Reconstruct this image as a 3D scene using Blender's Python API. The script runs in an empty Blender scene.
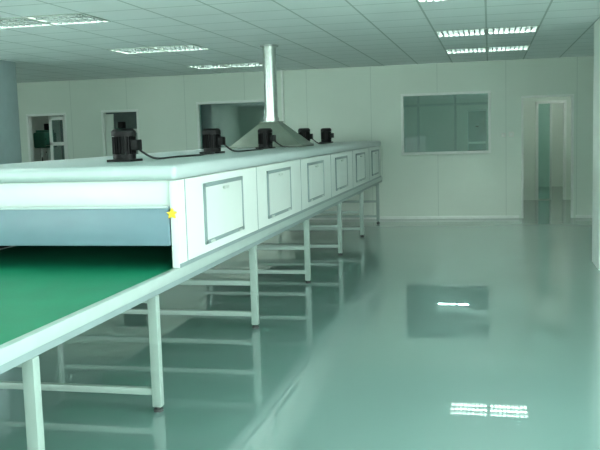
import bpy, bmesh, math, random
from mathutils import Vector, Matrix, noise as mnoise
random.seed(4)
scene=bpy.context.scene
scene.view_settings.view_transform='Standard'
def lin(c): 
    return tuple(((v/255)/12.92 if v/255<=.04045 else ((v/255+.055)/1.055)**2.4) for v in c)+(1,)
# ---------------------------------------------------------------- materials
def mat(name,rgb,rough=.5,metal=0,noise=0,nscale=8,bump=0,bscale=40,coat=0,spec=.5):
    m=bpy.data.materials.new(name);m.use_nodes=True
    nt=m.node_tree;b=nt.nodes['Principled BSDF']
    b.inputs['Roughness'].default_value=rough;b.inputs['Metallic'].default_value=metal
    b.inputs['Coat Weight'].default_value=coat;b.inputs['Specular IOR Level'].default_value=spec
    c=lin(rgb)
    tc=nt.nodes.new('ShaderNodeTexCoord')
    if noise>0:
        n=nt.nodes.new('ShaderNodeTexNoise');n.inputs['Scale'].default_value=nscale;n.inputs['Detail'].default_value=4
        nt.links.new(tc.outputs['Object'],n.inputs['Vector'])
        r=nt.nodes.new('ShaderNodeValToRGB')
        r.color_ramp.elements[0].position=.3;r.color_ramp.elements[1].position=.7
        r.color_ramp.elements[0].color=tuple(v*(1-noise) for v in c[:3])+(1,)
        r.color_ramp.elements[1].color=tuple(min(1,v*(1+noise)) for v in c[:3])+(1,)
        nt.links.new(n.outputs['Fac'],r.inputs['Fac']);nt.links.new(r.outputs['Color'],b.inputs['Base Color'])
    else: b.inputs['Base Color'].default_value=c
    if bump>0:
        n=nt.nodes.new('ShaderNodeTexNoise');n.inputs['Scale'].default_value=bscale
        nt.links.new(tc.outputs['Object'],n.inputs['Vector'])
        bp=nt.nodes.new('ShaderNodeBump');bp.inputs['Strength'].default_value=bump;bp.inputs['Distance'].default_value=.01
        nt.links.new(n.outputs['Fac'],bp.inputs['Height']);nt.links.new(bp.outputs['Normal'],b.inputs['Normal'])
    return m
def emis(name,col,s):
    m=bpy.data.materials.new(name);m.use_nodes=True;nt=m.node_tree;nt.nodes.clear()
    e=nt.nodes.new('ShaderNodeEmission');e.inputs[0].default_value=col;e.inputs[1].default_value=s
    o=nt.nodes.new('ShaderNodeOutputMaterial');nt.links.new(e.outputs[0],o.inputs[0]);return m
def grid_mat(name,rgb,line,axes,width=.012,rough=.6,mott=.04,lfac=1.0):
    """surface with a real seam grid: axes=[(idx,period,offset),...] in world metres"""
    m=mat(name,rgb,rough,noise=mott,nscale=1.2)
    nt=m.node_tree;b=nt.nodes['Principled BSDF']
    geo=nt.nodes.new('ShaderNodeNewGeometry');sep=nt.nodes.new('ShaderNodeSeparateXYZ')
    nt.links.new(geo.outputs['Position'],sep.inputs[0])
    prev=None
    def M(op,a,bb=None):
        n=nt.nodes.new('ShaderNodeMath');n.operation=op
        for i,v in enumerate((a,bb)):
            if v is None: continue
            if isinstance(v,(int,float)): n.inputs[i].default_value=v
            else: nt.links.new(v,n.inputs[i])
        return n.outputs[0]
    for idx,per,off in axes:
        v=M('SUBTRACT',sep.outputs[idx],off-width/2);v=M('FLOORED_MODULO',v,per);v=M('LESS_THAN',v,width)
        prev=v if prev is None else M('MAXIMUM',prev,v)
    prev=M('MULTIPLY',prev,lfac)
    mix=nt.nodes.new('ShaderNodeMix');mix.data_type='RGBA'
    src=b.inputs['Base Color'].links[0].from_socket
    nt.links.new(src,mix.inputs['A']);mix.inputs['B'].default_value=lin(line)
    nt.links.new(prev,mix.inputs['Factor']);nt.links.new(mix.outputs['Result'],b.inputs['Base Color'])
    return m
M_wall=grid_mat('wall_panel_paint',(208,221,209),(168,184,174),[(0,1.18,.28)],.012,.5,.03,.5)
M_wall2=mat('wall_paint',(210,222,211),.45,noise=.04,nscale=1)
M_ceil=grid_mat('ceiling_tiles',(240,247,245),(165,180,172),[(0,.6,.57),(1,.6,10.2)],.02,.8,.02,.7)
M_col=mat('column_paint',(160,178,180),.5,noise=.04)
M_colw=mat('column_white_paint',(226,234,228),.5,noise=.03)
M_trim=mat('trim_white',(225,232,226),.4,noise=.03)
M_alu=mat('aluminium_frame',(196,206,200),.35,metal=.3,noise=.04)
M_cream=mat('tunnel_white_paint',(214,224,219),.32,noise=.02,nscale=3)
M_cap=mat('tunnel_cap_paint',(184,198,197),.3,noise=.02,nscale=3)
M_blue=mat('tunnel_blue_grey_paint',(110,137,148),.4,noise=.03)
M_gasket=mat('grey_panel_frame',(132,150,150),.4,noise=.03)
M_rail=mat('rail_grey_paint',(170,187,182),.3,metal=.1,noise=.03)
M_leg=mat('leg_grey_paint',(146,165,157),.35,noise=.04)
M_dark=mat('dark_interior',(22,26,26),.7,noise=.1)  # near-black colour standing in for the shade inside the tunnel
M_black=mat('motor_black_paint',(4,6,6),.55,noise=.1,spec=.3)
M_cable=mat('cable_rubber',(12,14,14),.5,noise=.1)
M_galv=mat('galvanised_duct',(205,214,208),.3,metal=.85,noise=.12,nscale=25)
M_hood=mat('hood_sheet_metal',(124,136,124),.4,metal=.3,noise=.08)
M_belt=mat('green_pvc_belt',(10,138,100),.5,noise=.08,nscale=3,bump=.15,bscale=200)
M_yellow=mat('yellow_plastic',(235,200,20),.4,noise=.05)
M_foot=mat('foot_rubber',(60,66,64),.6,noise=.1)
M_plastic=mat('white_plastic',(228,230,222),.4,noise=.02)
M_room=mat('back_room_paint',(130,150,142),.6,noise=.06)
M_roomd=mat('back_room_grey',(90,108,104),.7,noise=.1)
M_mach=mat('machine_green_paint',(40,96,78),.45,noise=.05)
M_tube=emis('fluorescent_tube_glow',(.9,1,.96,1),120)
M_hous=mat('troffer_reflector',(150,162,156),.35,metal=.2,noise=.02)
M_louv=mat('louvre_blades',(70,82,78),.45,metal=.2,noise=.02)
M_floor=mat('epoxy_floor',(106,137,132),.3,noise=.04,nscale=.6,coat=1.0)
nt=M_floor.node_tree;b=nt.nodes['Principled BSDF'];b.inputs['IOR'].default_value=1.3;b.inputs['Coat IOR'].default_value=2.05;b.inputs['Coat Roughness'].default_value=.012
# glass
M_glass=bpy.data.materials.new('window_glass');M_glass.use_nodes=True;nt=M_glass.node_tree;nt.nodes.clear()
o=nt.nodes.new('ShaderNodeOutputMaterial');mx=nt.nodes.new('ShaderNodeMixShader');tr=nt.nodes.new('ShaderNodeBsdfTransparent');gl=nt.nodes.new('ShaderNodeBsdfGlossy')
gl.inputs['Roughness'].default_value=.03;tr.inputs[0].default_value=(.74,.9,.88,1);mx.inputs[0].default_value=.07
nt.links.new(tr.outputs[0],mx.inputs[1]);nt.links.new(gl.outputs[0],mx.inputs[2]);nt.links.new(mx.outputs[0],o.inputs[0])
# ---------------------------------------------------------------- mesh helper
class B:
    def __init__(s,name,parent=None):
        s.name=name;s.bm=bmesh.new();s.mats=[];s.parent=parent
    def mi(s,m):
        if m not in s.mats:s.mats.append(m)
        return s.mats.index(m)
    def _merge(s,t,m,smooth=False):
        i=s.mi(m)
        for f in t.faces:f.material_index=i;f.smooth=smooth
        me=bpy.data.meshes.new('t');t.to_mesh(me);t.free();s.bm.from_mesh(me);bpy.data.meshes.remove(me)
    def box(s,x0,x1,y0,y1,z0,z1,m,bev=0,seg=2):
        t=bmesh.new();bmesh.ops.create_cube(t,size=1)
        bmesh.ops.scale(t,vec=(x1-x0,y1-y0,z1-z0),verts=t.verts)
        bmesh.ops.translate(t,vec=((x0+x1)/2,(y0+y1)/2,(z0+z1)/2),verts=t.verts)
        if bev:bmesh.ops.bevel(t,geom=t.edges[:],offset=bev,segments=seg,profile=.5,affect='EDGES')
        s._merge(t,m,bev>0 and seg>2);return s
    def cyl(s,p,r,h,m,axis='Z',seg=24,r2=None):
        t=bmesh.new();bmesh.ops.create_cone(t,cap_ends=True,segments=seg,radius1=r,radius2=r if r2 is None else r2,depth=h)
        if axis=='X':bmesh.ops.rotate(t,matrix=Matrix.Rotation(math.pi/2,3,'Y'),verts=t.verts)
        if axis=='Y':bmesh.ops.rotate(t,matrix=Matrix.Rotation(math.pi/2,3,'X'),verts=t.verts)
        bmesh.ops.translate(t,vec=p,verts=t.verts);s._merge(t,m,True)
        return s
    def poly(s,pts,m,ext=None):
        t=bmesh.new();f=t.faces.new([t.verts.new(p) for p in pts])
        if ext:
            r=bmesh.ops.extrude_face_region(t,geom=[f]);vs=[v for v in r['geom'] if isinstance(v,bmesh.types.BMVert)]
            bmesh.ops.translate(t,vec=ext,verts=vs)
        bmesh.ops.recalc_face_normals(t,faces=t.faces);s._merge(t,m);return s
    def done(s):
        me=bpy.data.meshes.new(s.name);s.bm.to_mesh(me);s.bm.free()
        for m in s.mats:me.materials.append(m)
        try: me.set_sharp_from_angle(angle=math.radians(40))
        except Exception: pass
        ob=bpy.data.objects.new(s.name,me);bpy.context.collection.objects.link(ob)
        if s.parent:ob.parent=s.parent
        return ob
def empty(name):
    e=bpy.data.objects.new(name,None);bpy.context.collection.objects.link(e);return e
def tube(name,pts,r,m,parent=None):
    cu=bpy.data.curves.new(name,'CURVE');cu.dimensions='3D';cu.bevel_depth=r;cu.bevel_resolution=2
    sp=cu.splines.new('NURBS');sp.points.add(len(pts)-1)
    for i,p in enumerate(pts):sp.points[i].co=(*p,1)
    sp.use_endpoint_u=True;sp.order_u=3;cu.materials.append(m)
    ob=bpy.data.objects.new(name,cu);bpy.context.collection.objects.link(ob)
    if parent:ob.parent=parent
    return ob
# ---------------------------------------------------------------- room shell
XL,XR,YF,D,H=-9.9,2.9,-2.5,15.13,2.753
YB=20.0
# self-levelled epoxy floor: very slightly undulating surface
fb=bmesh.new();nx,ny=86,172
x0_,x1_,y0_,y1_=XL-.1,XR+.1,YF-.1,YB+3.2
vs=[]
for j in range(ny+1):
    for i in range(nx+1):
        x=x0_+(x1_-x0_)*i/nx;y=y0_+(y1_-y0_)*j/ny
        z=.0007*mnoise.noise(Vector((x*1.1,y*.8,0)))+.0003*mnoise.noise(Vector((x*2.6,y*2.2,5)))-.0005
        vs.append(fb.verts.new((x,y,z)))
for j in range(ny):
    for i in range(nx):
        a=j*(nx+1)+i;f=fb.faces.new((vs[a],vs[a+1],vs[a+nx+2],vs[a+nx+1]));f.smooth=True
me=bpy.data.meshes.new('floor');fb.to_mesh(me);fb.free();me.materials.append(M_floor)
fo=bpy.data.objects.new('floor',me);bpy.context.collection.objects.link(fo)
# ceiling with holes for troffers
lights=[]
for x0,ys in ((-8.43,(.9,3.9,7.5)),(-4.83,(-.9,2.1,5.1,7.5,10.5,13.5)),(-.63,(-.9,2.1,5.1,7.5,10.5,12.9))):
    for y in ys:lights.append((x0,y))
cb=B('ceiling')
xs=sorted({XL-.1,XR+.1}|{l[0] for l in lights}|{l[0]+1.2 for l in lights})
for i in range(len(xs)-1):
    a,bx=xs[i],xs[i+1]
    hs=sorted((l[1]-.3,l[1]+.3) for l in lights if abs(l[0]-a)<1e-6)
    y=YF-.1
    for h0,h1 in hs:
        cb.box(a,bx,y,h0,H,H+.02,M_ceil);y=h1
    cb.box(a,bx,y,D+.1,H,H+.02,M_ceil)
cb.done()
def wall_x(name,y0,y1,x0,x1,z1,ops,m,swap=False):
    w=B(name);x=x0
    def bx(a,c,za,zb):
        if swap:w.box(y0,y1,a,c,za,zb,m)
        else:w.box(a,c,y0,y1,za,zb,m)
    for a,bb,za,zb in sorted(ops):
        if a>x:bx(x,a,-.02,z1)
        if za>0:bx(a,bb,-.02,za)
        bx(a,bb,zb,z1);x=bb
    bx(x,x1,-.02,z1);return w.done()
DA=(-8.94,-8.11,0,2.12);DB=(-7.33,-6.58,0,2.14);WC=(-5.38,-3.92,1.17,2.23);WD=(-1.53,.01,1.17,2.23);DD=(.55,1.40,0,2.12)
wall_x('wall_back',D,D+.1,XL,XR,H,[DA,DB,WC,WD,DD],M_wall)
# unseen windows, added behind / beside the camera to let in daylight
FW=[(-8.9,-6.4,.5,2.65),(-6.1,-3.7,.5,2.65),(.35,2.6,.5,2.65)]
RW=[(-1.8,1.2,.5,2.65),(1.6,5.2,.5,2.65)]
wall_x('wall_front',YF-.1,YF,XL-.1,XR+.1,H,FW,M_wall2)
wall_x('wall_right',XR,XR+.1,YF,YB+3.1,H,RW,M_wall2,True)
LW=[(4.0,7.0,.6,2.5)]  # one more added opening for daylight, on the left
wall_x('wall_left',XL-.1,XL,YF,YB+3.1,H,LW,M_wall2,True)
def dayframe(name,a,c,z0,z1,pl,swap):
    e=empty(name);f=B('frame',e)
    def bx(u0,u1,za,zb):
        if swap:f.box(pl,pl+.1,u0,u1,za,zb,M_trim,.004)
        else:f.box(u0,u1,pl,pl+.1,za,zb,M_trim,.004)
    n=max(2,round((c-a)/1.2))
    for i in range(n+1):
        u=a+(c-a-.05)*i/n;bx(u,u+.05,z0,z1)
    bx(a,c,z0,z0+.05);bx(a,c,z1-.05,z1);f.done()
k=3
for w_,pl,sw in ((FW,YF-.1,False),(RW,XR,True),(LW,XL-.1,True)):
    for o_ in w_:
        dayframe('window_%d'%k,*o_,pl,sw);k+=1  # frames of the added daylight windows
        ld=bpy.data.lights.new('sky_portal','AREA');ld.shape='RECTANGLE';ld.size=o_[1]-o_[0];ld.size_y=o_[3]-o_[2];ld.cycles.is_portal=True
        lo=bpy.data.objects.new('sky_portal',ld);bpy.context.collection.objects.link(lo)
        mid=(o_[0]+o_[1])/2;zc=(o_[2]+o_[3])/2
        if not sw:lo.location=(mid,pl-.02,zc);d=Vector((0,1,0))
        elif pl>0:lo.location=(pl+.12,mid,zc);d=Vector((-1,0,0))
        else:lo.location=(pl-.02,mid,zc);d=Vector((1,0,0))
        lo.rotation_euler=d.to_track_quat('-Z','Y').to_euler()
# back rooms
B('ceiling_back_room').box(XL-.1,XR+.1,D+.1,YB+3.2,H,H+.02,M_wall2).done()
wall_x('wall_corridor_far',18.9,19.0,.38,XR,H,[(1.02,1.56,0,2.1)],M_wall2)
B('wall_corridor_end').box(XL,XR,YB+3.1,YB+3.2,-.02,H,M_wall2).done()
B('wall_back_room_partition').box(.30,.38,D+.1,YB+3.1,-.02,H,M_wall2).done()
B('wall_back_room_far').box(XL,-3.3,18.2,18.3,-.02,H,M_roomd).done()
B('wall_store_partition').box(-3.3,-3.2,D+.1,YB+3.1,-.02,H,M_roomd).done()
B('outside_ground').box(-60,60,-60,60,-.3,-.15,mat('outside_concrete',(215,218,215),.9,noise=.1)).done()  # unseen ground, made pale to bounce daylight up to the ceiling
# structural columns
B('column_pillar_grey').box(-7.6,-6.72,10.4,11.16,-.02,H,M_col,.01).done()
B('column_pillar_white').box(1.17,1.85,9.62,10.28,-.02,H,M_colw,.01).done()
# skirting
bb=B('baseboard_back')
for a,c2 in ((XL,DA[0]-.05),(DA[1]+.05,DB[0]-.05),(DB[1]+.05,DD[0]-.05),(DD[1]+.05,XR)):
    bb.box(a,c2,D-.02,D,-.001,.05,M_trim,.004)
bb.done()
# window & door frames
def frame(name,a,c2,z0,z1,door=False,glass=True,mull=None,w=.045):
    e=empty(name);f=B('frame',e);y0,y1=D-.015,D+.115
    f.box(a-w*.3,a+w*.7,y0,y1,z0,z1,M_trim,.004);f.box(c2-w*.7,c2+w*.3,y0,y1,z0,z1,M_trim,.004)
    f.box(a-w*.3,c2+w*.3,y0-.001,y1,z1-w*.7,z1+w*.3,M_trim,.004)
    if not door:f.box(a-w*.3,c2+w*.3,y0-.02,y1,z0-w*.3,z0+w*.7,M_trim,.004)
    f.done()
    if glass:
        B('glass_pane',e).box(a+w*.6,c2-w*.6,D+.045,D+.05,z0+(.0 if door else w*.6),z1-w*.6,M_glass).done()
    if mull:B('mullion',e).box(mull-.02,mull+.02,D+.03,D+.07,z0+.03,z1-.03,M_alu).done()
    return e
frame('window_1',*WC);frame('window_2',*WD)
e=frame('door_1',*DA,door=True,glass=False)
lf=B('leaf',e);lf.box(-8.50,-8.44,D+.04,D+.08,.02,2.07,M_trim,.004).box(-8.2,-8.14,D+.04,D+.08,.02,2.07,M_trim,.004)
for z in (.02,.95,1.5,2.0):lf.box(-8.50,-8.14,D+.04,D+.08,z,z+.07,M_trim,.004)
lf.box(-8.45,-8.19,D+.05,D+.07,.05,1.0,M_trim);lf.done()
B('leaf_glass',e).box(-8.44,-8.2,D+.057,D+.062,1.0,2.02,M_glass).done()
e=frame('door_2',*DB,door=True,glass=False)
B('leaf',e).box(-7.29,-7.12,D+.03,D+.07,.02,2.08,M_wall2,.004).done()
frame('door_3',*DD,door=True,glass=False,w=.035)
e=empty('door_4');f=B('frame',e)
f.box(.97,1.03,18.87,19.03,0,2.13,M_trim,.004).box(1.55,1.61,18.87,19.03,0,2.13,M_trim,.004).box(.97,1.61,18.87,19.03,2.08,2.14,M_trim,.004)
f.box(1.27,1.31,18.93,18.98,0,2.08,M_alu,.004);f.done()
B('glass_leaf',e).box(1.03,1.27,18.95,18.955,.02,2.08,M_glass).done()
# contents of rooms behind windows
gp=B('glazed_partition')
for x in (-3.15,-2.35,-1.55,-.75,.2):gp.box(x,x+.05,18.6,18.65,-.001,2.6,M_alu,.004)
for z in (0,.95,2.1,2.55):gp.box(-3.15,.25,18.6,18.65,z,z+.05,M_alu,.004)
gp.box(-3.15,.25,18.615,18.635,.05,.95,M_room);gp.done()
sh=B('steel_cabinet')
sh.box(-.42,-.05,16.6,17.1,.06,1.95,M_alu,.01)
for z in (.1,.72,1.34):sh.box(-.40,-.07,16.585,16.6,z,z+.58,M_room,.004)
for z in (.4,1.0,1.62):sh.box(-.26,-.21,16.57,16.585,z,z+.02,M_black)
for x in (-.41,-.10):
    for y in (16.61,17.05):sh.box(x,x+.04,y,y+.04,-.001,.07,M_black)
sh.done()
lk=B('steel_locker').box(-7.5,-7.05,16.8,17.3,0,1.8,M_alu,.01).box(-7.47,-7.08,16.785,16.8,.1,1.72,M_room,.004).box(-7.16,-7.13,16.77,16.785,.85,1.0,M_black);lk.done()
# bench presses in the far-left rooms
def press(x,y):
    m=B('drill_press')
    m.box(x-.25,x+.25,y-.3,y+.3,-.001,.12,M_black,.01).cyl((x,y+.12,.9),.05,1.6,M_alu)
    m.box(x-.24,x+.24,y-.28,y+.12,.85,.91,M_alu,.008)
    m.box(x-.14,x+.14,y-.25,y+.25,1.45,1.78,M_mach,.03,3)
    m.cyl((x,y-.17,1.36),.035,.2,M_alu).cyl((x,y-.17,1.22),.012,.1,M_black)
    m.cyl((x,y+.16,1.87),.09,.2,M_black).box(x-.1,x+.1,y-.2,y+.22,1.76,1.83,M_mach,.01)
    for a in (0,2.1,4.2):
        m.box(x+.14,x+.16,y-.17+.16*math.cos(a)-.01,y-.17+.16*math.cos(a)+.01,1.5+.16*math.sin(a)-.01,1.5+.16*math.sin(a)+.01,M_black)
        m.box(x+.145,x+.155,y-.17+min(0,.16*math.cos(a)),y-.17+max(.01,.16*math.cos(a)),1.495,1.505,M_alu)
    m.done()
press(-9.35,16.5);press(-7.35+.02,16.25) if False else None
press(-8.0,17.3)
# switches on wall
for x,w in ((.37,.09),(.24,.07)):
    B('light_switch').box(x-w/2,x+w/2,D-.012,D,1.43,1.43+w,M_plastic,.003).box(x-w/5,x+w/5,D-.017,D-.011,1.43+w*.25,1.43+w*.75,M_trim,.002).done()
B('power_conduit').box(-3.73,-3.69,D-.035,D,1.0,H,M_trim,.003).box(-3.77,-3.65,D-.05,D,1.0,1.12,M_plastic,.004).done()
# ---------------------------------------------------------------- ceiling lights
def troffer(x0,y,lit=True):
    e=empty('ceiling_light');h=B('housing',e)
    zt=H+.09
    h.box(x0,x0+1.2,y-.3,y+.3,zt,zt+.01,M_hous)
    h.box(x0,x0+.018,y-.3,y+.3,H-.008,zt,M_hous).box(x0+1.182,x0+1.2,y-.3,y+.3,H-.008,zt,M_hous)
    h.box(x0,x0+1.2,y-.3,y-.282,H-.008,zt,M_hous).box(x0,x0+1.2,y+.282,y+.3,H-.008,zt,M_hous)
    h.box(x0+.575,x0+.625,y-.29,y+.29,H-.008,zt,M_hous);h.done()
    l=B('louvre',e)
    for k in range(2):
        xa=x0+.018+k*.6
        for j in (-.1,.1):l.box(xa,xa+.565,y+j-.016,y+j+.016,H-.006,H+.034,M_louv)
        for i in range(1,9):l.box(xa+i*.063-.007,xa+i*.063+.007,y-.282,y+.282,H-.004,H+.032,M_louv)
    l.done()
    t=B('tubes',e)
    for k in range(2):
        for j in (-.19,0,.19):t.cyl((x0+.3+k*.6,y+j,H+.058),.014,.54,M_tube,'X',8)
    t.done()
for x,y in lights:troffer(x,y)
def backlight(x,y,s):
    e=empty('ceiling_batten_light')
    B('body',e).box(x-.6,x+.6,y-.04,y+.04,H-.04,H,M_hous,.004).done()
    B('tube',e).cyl((x,y,H-.06),.014,1.1,emis('batten_glow',(.9,1,.95,1),s),'X',10).done()
backlight(1.7,17,105);backlight(1.7,21,100);backlight(-.7,20.6,60);backlight(-7.9,16.4,45)
# ---------------------------------------------------------------- conveyor / drying tunnel
T=empty('conveyor_drying_tunnel')
X1,X0=-1.88,-3.72;Y0,Y1=4.85,14.75
fr=B('side_rails',T)
for a,c2 in ((X1-.045,X1),(X0,X0+.045)):
    fr.box(a,c2,1.0,15.0,.725,.79,M_rail,.004)
    fr.box(a+.008,c2-.008,1.0,15.0,.69,.725,M_gasket)
for y in [1.05+.8*i for i in range(17)]:fr.box(X0+.045,X1-.045,y,y+.04,.70,.74,M_leg)
fr.done()
B('belt',T).box(X0+.05,X1-.05,.98,15.02,.768,.778,M_belt).box(X0+.05,X1-.05,.98,15.02,.742,.75,M_belt).done()
B('end_rollers',T).cyl(((X0+X1)/2,.98,.76),.02,X1-X0-.1,M_alu,'X').cyl(((X0+X1)/2,15.02,.76),.02,X1-X0-.1,M_alu,'X').done()
lg=B('leg_frames',T)
for y in (1.8,3.13,4.47,6.58,8.66,10.68,12.6,14.5):
    for x in (X1-.055,X0):
        lg.box(x,x+.055,y-.0275,y+.0275,.03,.69,M_leg,.004)
        lg.cyl((x+.0275,y,.02),.012,.04,M_foot,seg=12);lg.cyl((x+.0275,y,.008),.028,.016,M_foot,seg=16)
    lg.box(X0+.055,X1-.055,y-.02,y+.02,.10,.14,M_leg,.003)
    if y>5:lg.box(X0+.055,X1-.055,y-.02,y+.02,.36,.40,M_leg,.003)
    lg.box(X0+.055,X1-.055,y-.025,y+.025,.65,.69,M_leg,.003)
lg.done()
bd=B('tunnel_body',T)
bd.box(X1-.05,X1,Y0,Y1,.79,1.335,M_cream,.004)          # right side skin
bd.box(X0,X0+.05,Y0,Y1,.79,1.335,M_cream,.004)
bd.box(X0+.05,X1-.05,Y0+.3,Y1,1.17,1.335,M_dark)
bd.box(X0+.05,X1-.05,Y1-.02,Y1,.95,1.335,M_cream)
bd.box(X0+.05,X1-.05,Y0+.02,Y0+.06,1.16,1.335,M_cream,.004)
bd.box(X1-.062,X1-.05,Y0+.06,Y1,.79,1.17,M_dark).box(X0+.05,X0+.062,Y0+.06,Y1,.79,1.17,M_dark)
bd.box(X0+.05,X1-.05,Y0+1.6,Y0+1.62,.80,1.2,M_dark)  # dark sheet painted as the depth shade of the tunnel
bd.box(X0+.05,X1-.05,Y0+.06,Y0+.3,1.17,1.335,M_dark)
bd.done()
B('entry_curtain_panel',T).box(X0+.05,X1-.055,Y0-.02,Y0+.015,.93,1.175,M_blue,.006).box(X0+.05,X1-.055,Y0-.03,Y0-.02,1.165,1.18,M_cap,.003).done()
B('tunnel_cap',T).box(X0-.015,X1+.012,Y0-.04,Y1+.02,1.337,1.43,M_cap,.035,5).done()
tr=B('lower_skirt',T);tr.box(X1,X1+.006,Y0,Y1,.79,.815,M_gasket).done()
sm=B('body_seams',T)
for i in range(7):
    y={0:4.99}.get(i,5.0+1.665*i)
    sm.box(X1,X1+.0025,y-.005,y+.005,.815,1.335,M_gasket)
sm.done()
for i in range(6):
    a=5.33+1.655*i;c2=a+.9 if i==0 else a+.86
    d=B('inspection_door',T)
    z0,z1=.87,1.285;w=.028
    d.box(X1,X1+.014,a,a+w,z0,z1,M_gasket,.003).box(X1,X1+.014,c2-w,c2,z0,z1,M_gasket,.003)
    d.box(X1,X1+.014,a,c2,z0,z0+w,M_gasket,.003).box(X1,X1+.014,a,c2,z1-w,z1,M_gasket,.003)
    d.box(X1,X1+.009,a+w,c2-w,z0+w,z1-w,M_cream)
    d.box(X1+.009,X1+.03,(a+c2)/2-.05,(a+c2)/2+.05,z1-w-.035,z1-w-.015,M_alu,.004)
    for yy in (a+.12,c2-.12):d.cyl((X1+.018,yy,z0+.012),.008,.06,M_alu,'Y',10)
    d.done()
# star knob
st=B('emergency_star_knob',T);pts=[]
for i in range(10):
    r=.034 if i%2==0 else .017;a=math.pi/2+i*math.pi/5
    pts.append((-1.912+r*math.cos(a),Y0-.004,1.13+r*math.sin(a)))
st.poly(pts,M_yellow,(0,-.022,0));st.cyl((-1.912,Y0,1.13),.012,.03,M_yellow,'Y',12);st.done()
# ---------------------------------------------------------------- motors
mys=(5.81,7.84,9.85,12.05,13.75);MX=-2.65;zt=1.43
for y in mys:
    m=B('electric_motor')
    m.box(MX-.10,MX+.10,y-.10,y+.10,zt,zt+.018,M_black,.004)
    m.cyl((MX,y,zt+.035),.085,.035,M_black,seg=28)
    m.cyl((MX,y,zt+.12),.07,.15,M_black,seg=28)
    for k in range(24):
        a=k*math.tau/24;ca,sa=math.cos(a),math.sin(a)
        p=[(MX+r*ca-s*.0025*sa,y+r*sa+s*.0025*ca,zt+.055) for r,s in ((.065,-1),(.088,-1),(.088,1),(.065,1))]
        m.poly(p,M_black,(0,0,.13))
    m.cyl((MX,y,zt+.205),.09,.035,M_black,seg=28);m.cyl((MX,y,zt+.232),.09,.02,M_black,seg=28,r2=.07)
    m.box(MX+.06,MX+.125,y-.045,y+.045,zt+.08,zt+.16,M_black,.006)
    m.done()
def P(x,y):return (x,y,zt+.009)
for i in range(4):
    y0,y1=mys[i],mys[i+1]
    tube('power_cable',[(MX+.12,y0,zt+.085),(MX+.17,y0+.05,zt+.03),P(MX+.2,y0+.15),P(MX+.12+.08*(i%2),y0+.7),P(MX+.22,y0+1.1),P(MX+.1,y0+1.5),P(MX+.12,y1-.2),P(MX+.02,y1-.12)],.008,M_cable,T)
# ---------------------------------------------------------------- exhaust hood and duct
E=empty('exhaust_hood');hx,hy=-2.79,10.72
def frustum(b,z0,z1,a0,a1,m):
    t=bmesh.new();lo=[t.verts.new((hx+sx*a0,hy+sy*a0*.8,z0)) for sx,sy in ((-1,-1),(1,-1),(1,1),(-1,1))]
    hi=[t.verts.new((hx+sx*a1,hy+sy*a1,z1)) for sx,sy in ((-1,-1),(1,-1),(1,1),(-1,1))]
    for i in range(4):t.faces.new((lo[i],lo[(i+1)%4],hi[(i+1)%4],hi[i]))
    t.faces.new(hi);t.faces.new(lo[::-1]);b._merge(t,m)
hb=B('hood',E);frustum(hb,zt+.03,1.75,.46,.12,M_hood);hb.box(hx-.48,hx+.48,hy-.38,hy+.38,zt,zt+.03,M_hood,.003)
hb.box(hx-.13,hx+.13,hy-.13,hy+.13,1.75,1.765,M_hood,.003);hb.done()
du=B('duct',E);du.cyl((hx,hy,(1.765+H)/2),.085,H-1.765,M_galv,seg=32)
z=1.80
while z<H-.03:
    du.cyl((hx,hy,z),.089,.012,M_galv,seg=32);z+=.075
du.cyl((hx,hy,1.79),.1,.05,M_galv,seg=32).cyl((hx,hy,H-.012),.12,.02,M_hous,seg=32);du.done()
# ---------------------------------------------------------------- world + camera
w=bpy.data.worlds.new('world');scene.world=w;w.use_nodes=True;w.node_tree.nodes['Background'].inputs[0].default_value=(.86,1,.965,1);w.node_tree.nodes['Background'].inputs[1].default_value=12.5
yw,pt,rl,f=.2246,.1091,.0297,836.8
F=Vector((-math.sin(yw)*math.cos(pt),math.cos(yw)*math.cos(pt),-math.sin(pt)))
R0=Vector((math.cos(yw),math.sin(yw),0));U0=R0.cross(F)
R=R0*math.cos(rl)-U0*math.sin(rl);U=U0*math.cos(rl)+R0*math.sin(rl)
cd=bpy.data.cameras.new('camera');cd.sensor_width=36;cd.lens=f/600*36
co=bpy.data.objects.new('camera',cd);bpy.context.collection.objects.link(co)
mw=Matrix((R,U,-F)).transposed().to_4x4();mw.translation=Vector((0,0,1.6));co.matrix_world=mw
scene.camera=co
